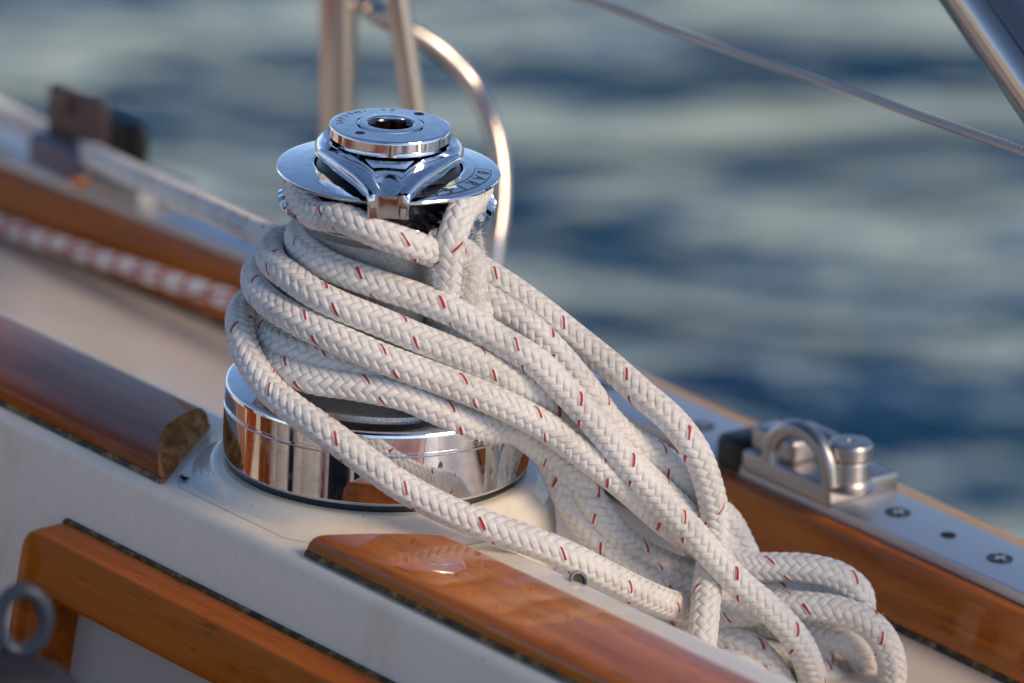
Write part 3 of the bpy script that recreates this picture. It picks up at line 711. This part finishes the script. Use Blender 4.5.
# lead block on the far end of the track
sb, tb = s_at(92, 172, -90)
blk = thing('lead_block', 'dark rope lead block on the far track with white rope passing through', 'block', tuple(Bc(sb, 563, -112)))
d, nn = raildir(sb); db = Bc(sb, 563, 0)[1] / K
print('block depth', db)
M_SLATE = mat('slate_casting', (.13, .13, .19), .3, .5)
obj('block_base', box(Bc(sb + 10, 563, -104), 80, 46, 10, d, nn, 4), M_STEELB, blk)
obj('shoe', box(W(62, 156, db - 40), 52, 16, 22, d, nn, 12, 4), M_SLATE, blk)
obj('cheek', join(box(W(78, 118, db - 36), 52, 9, 34, d, nn, 9, 4), box(W(60, 104, db - 36), 9, 8, 12, d, nn, 4), box(W(94, 104, db - 36), 8, 8, 12, d, nn, 4)), mat('brown_cheek', (.10, .058, .055), .45), blk)
obj('cheek', box(W(118, 148, db + 30), 52, 12, 40, d, nn, 15, 4), mat('black_cheek', (.015, .014, .014), .4), blk)
obj('sheave', lathe([(26, -20), (29, -18), (22, -6), (22, 6), (29, 18), (26, 20)], 40, W(100, 160, db - 4) - K * 30 * zax, axis=nn), M_BLACK, blk)
obj('glint_boss', lathe([(13, 0), (13, 6), (10, 11), (0, 14)], 24, W(82, 178, db - 70), axis=-nn), mat('orange_glint', (.85, .32, .12), .25, 1.0), blk)  # orange metal boss standing in for the sun's glint on the block

# stanchion tubes, hoop, lifeline, strut
zb_ = -124
p = Bc(-640, 545, zb_)
def onY(px, py, y):
    return W(px, py, y / K)
yS = .40
stn = thing('stanchion', 'thick upright steel tube on the rail behind the winch', 'stanchion', tuple(onY(338, 316, yS)))
obj('tube', tube([onY(338, 316, yS), onY(338, 150, yS), onY(339, -90, yS)], 22, 12, 32), M_STEEL, stn)
obj('foot', lathe([(40, -3), (40, 5), (30, 10), (25, 24), (23, 26)], 40, onY(338, 316, yS)), M_STEEL, stn)
brc = thing('brace', 'thin slanting steel tube just right of the upright stanchion', 'stanchion', tuple(onY(430, 300, yS - .06)))
obj('tube', tube([onY(446, 320, yS - .06), onY(412, 95, yS - .06), onY(385, -90, yS - .06)], 13.5, 12, 28), M_STEEL, brc)
obj('foot', lathe([(30, -3), (30, 5), (20, 10), (16, 20)], 32, onY(446, 320, yS - .06)), M_STEEL, brc)
hp = thing('hoop_rail', 'curved steel hoop tube bending down behind the winch', 'rail', tuple(onY(492, 330, yS - .04)))
obj('tube', tube([onY(340, -60, yS + .02), onY(358, -8, yS + .02), onY(374, 12, yS), onY(404, 27, yS), onY(440, 50, yS), onY(472, 84, yS), onY(491, 122, yS - .01), onY(500, 165, yS - .02), onY(500, 210, yS - .03), onY(494, 252, yS - .04), onY(486, 350, yS - .05)], 11.5, 8, 28), M_STEEL, hp)
obj('foot', lathe([(30, -3), (30, 5), (20, 10), (16, 20)], 32, onY(486, 352, yS - .05)), M_STEEL, hp)

def wire(P, r, lay=46.0, strands_=7):
    C, S = spline(P, 3.5 * K); T, Nn, Bn = frames(C); V, F = [], []; n_ = 7
    for k in range(strands_):
        base_ = len(V)
        for i in range(len(C)):
            a = 2 * math.pi * (k / strands_ + S[i] / K / lay); o_ = Nn[i] * math.cos(a) + Bn[i] * math.sin(a); o2 = np.cross(T[i], o_)
            for q in range(n_):
                b = 2 * math.pi * q / n_; V.append(C[i] + K * (o_ * (r * .68 + r * .36 * math.cos(b)) + o2 * r * .36 * math.sin(b)))
        for i in range(len(C) - 1):
            for q in range(n_):
                q2 = (q + 1) % n_; F.append((base_ + i * n_ + q, base_ + i * n_ + q2, base_ + (i + 1) * n_ + q2, base_ + (i + 1) * n_ + q))
    return (V, F)
lw = obj('lifeline_wire', wire([onY(339, -88, .40), onY(590, 0, .275), onY(790, 71, .177), onY(1024, 151, .062), onY(1122, 186, .014)], 4.6), M_WIRE, org=onY(800, 76, .11))
tag(lw, 'thin twisted steel wire stretched across the water above the rail', 'wire')
SA, SB = onY(945, -60, .16), onY(1555, 811, -.35)
st = thing('strut', 'thick sloping polished tube at the upper right corner', 'strut', tuple(SB))
obj('tube', tube([SA, SA + (SB - SA) * .5, SB], 41, 12, 48), mat('tinted_steel', (.42, .37, .34), .1, 1.0), st)
obj('collar', tube([SA + (SB - SA) * .272, SA + (SB - SA) * .302], 46, 6, 48), M_STEELB, st)

# red and white control line along the deck edge
pts = []
for px, py in ((-120, 186), (-40, 212), (40, 239), (120, 265), (230, 300), (330, 336)):
    dd = ray(px, py); tt = (448 * K - CAM @ VV) / (dd @ VV); pts.append(CAM + tt * dd)
cl = obj('control_line', tube(pts, 11.5, 5, 20), M_LINE, org=pts[2])
tag(cl, 'red and white flecked thin line lying along the side deck below the rail', 'line')

# small stud beside the right capping board, fly, ring on the dark gear
sp_ = onz(578, 580, -22)
stud = thing('deck_stud', 'small dark round metal stud beside the right capping board', 'stud', tuple(sp_))
ax_ = np.array([.35, -.75, .55]); ax_ /= np.linalg.norm(ax_)
obj('rim', lathe([(6, -12), (9.5, -2), (9.5, 1), (8, 2.5), (6.2, 1.5), (6, -1)], 32, sp_, axis=ax_, caps=False), M_STEELB, stud)
obj('socket', lathe([(6.3, -.5), (0, -1.2)], 32, sp_, axis=ax_, caps=False), M_DARK, stud)

fp = onz(184, 481, ZC + .3)
fly = thing('fly', 'tiny black fly on the white coaming beside the left capping board', 'fly', tuple(fp))
M_FLY = mat('fly_black', (.01, .01, .01), .3)
fx = np.array([.8, -.6, 0]); fyv = np.array([.6, .8, 0])
def ell(c_, a, b, cc, n1=10, n2=7):
    V, F = [], []
    for i in range(n2 + 1):
        t_ = math.pi * i / n2
        for k in range(n1):
            q = 2 * math.pi * k / n1; V.append(np.asarray(c_) + K * (fx * a * math.cos(t_) + fyv * b * math.sin(t_) * math.cos(q) + zax * cc * math.sin(t_) * math.sin(q)))
    for i in range(n2):
        for k in range(n1): F.append((i * n1 + k, i * n1 + (k + 1) % n1, (i + 1) * n1 + (k + 1) % n1, (i + 1) * n1 + k))
    return (V, F)
obj('body', join(ell(fp + K * (zax * 3.2 - fx * 1.5), 4.2, 2.2, 2.1), ell(fp + K * (zax * 3.6 + fx * 3.2), 1.9, 1.9, 1.7)), M_FLY, fly)
for sgn in (-1, 1):
    wv = [fp + K * (zax * 4.6 + fx * .5 + fyv * sgn * .8), fp + K * (zax * 4.4 - fx * 7 + fyv * sgn * 4.6), fp + K * (zax * 4.2 - fx * 8 + fyv * sgn * 1.8)]
    obj('wing', (wv + [v + zax * .2 * K for v in wv], [(0, 1, 2), (5, 4, 3), (0, 3, 4, 1), (1, 4, 5, 2), (2, 5, 3, 0)]), mat('fly_wing', (.12, .11, .1), .3), fly)
    for q in (-2, 0.5, 3):
        obj('leg', tube([fp + K * (zax * 3 + fx * q), fp + K * (zax * 4.2 + fx * q * 1.4 + fyv * sgn * 2.6), fp + K * (zax * .3 + fx * q * 1.7 + fyv * sgn * 4.8)], .3, 1.2, 5), M_FLY, fly)

yG = -.30
gear = thing('gear_bag', 'dark navy gear bag at the lower left corner beside the teak frame', 'bag', tuple(np.array([onY(22, 621, yG)[0], yG, -770 * K])))
M_BAG = mat('navy_fabric', (.012, .013, .022), .75); n = N(M_BAG); n.bump(n.noise(260, 4, n.obj()), .0012, .7)
rc = onY(22, 621, yG)
def blob():                                                # a soft sack standing on the cockpit seat
    zt_, zb_ = rc[2] / K - 27, -770.0; V, F = [], []; n1, n2 = 48, 40
    for i in range(n2 + 1):
        x = i / n2; t_ = math.pi * x; rr = math.sin(t_) ** .38 if 0 < i < n2 else 0
        for k in range(n1):
            q = 2 * math.pi * k / n1
            wv = (1 + .03 * math.sin(3 * q + 9 * x) + .02 * math.sin(8 * q - 14 * x)) * rr
            V.append(np.array([rc[0], rc[1] - .012, 0]) + K * np.array([-22 + wv * 112 * math.cos(q), wv * 74 * math.sin(q), zb_ + (zt_ - zb_) * (1 - math.cos(t_)) / 2]))
    for i in range(n2):
        for k in range(n1): F.append((i * n1 + k, i * n1 + (k + 1) % n1, (i + 1) * n1 + (k + 1) % n1, (i + 1) * n1 + k))
    return (V, F)
obj('bag_body', blob(), M_BAG, gear)
ringpts = [rc + K * (30 * math.sin(a) * np.array([0, 0, 1]) * .98 + 21 * math.cos(a) * np.array([1, .15, 0])) for a in np.linspace(-math.pi / 2, 1.5 * math.pi, 33)]
rg = obj('ring_handle', tube(ringpts, 7.2, 2.5, 18), mat('slate_plastic', (.03, .04, .06), .4), org=rc)
tag(rg, 'blue grey ring handle standing up from the dark gear bag', 'handle')
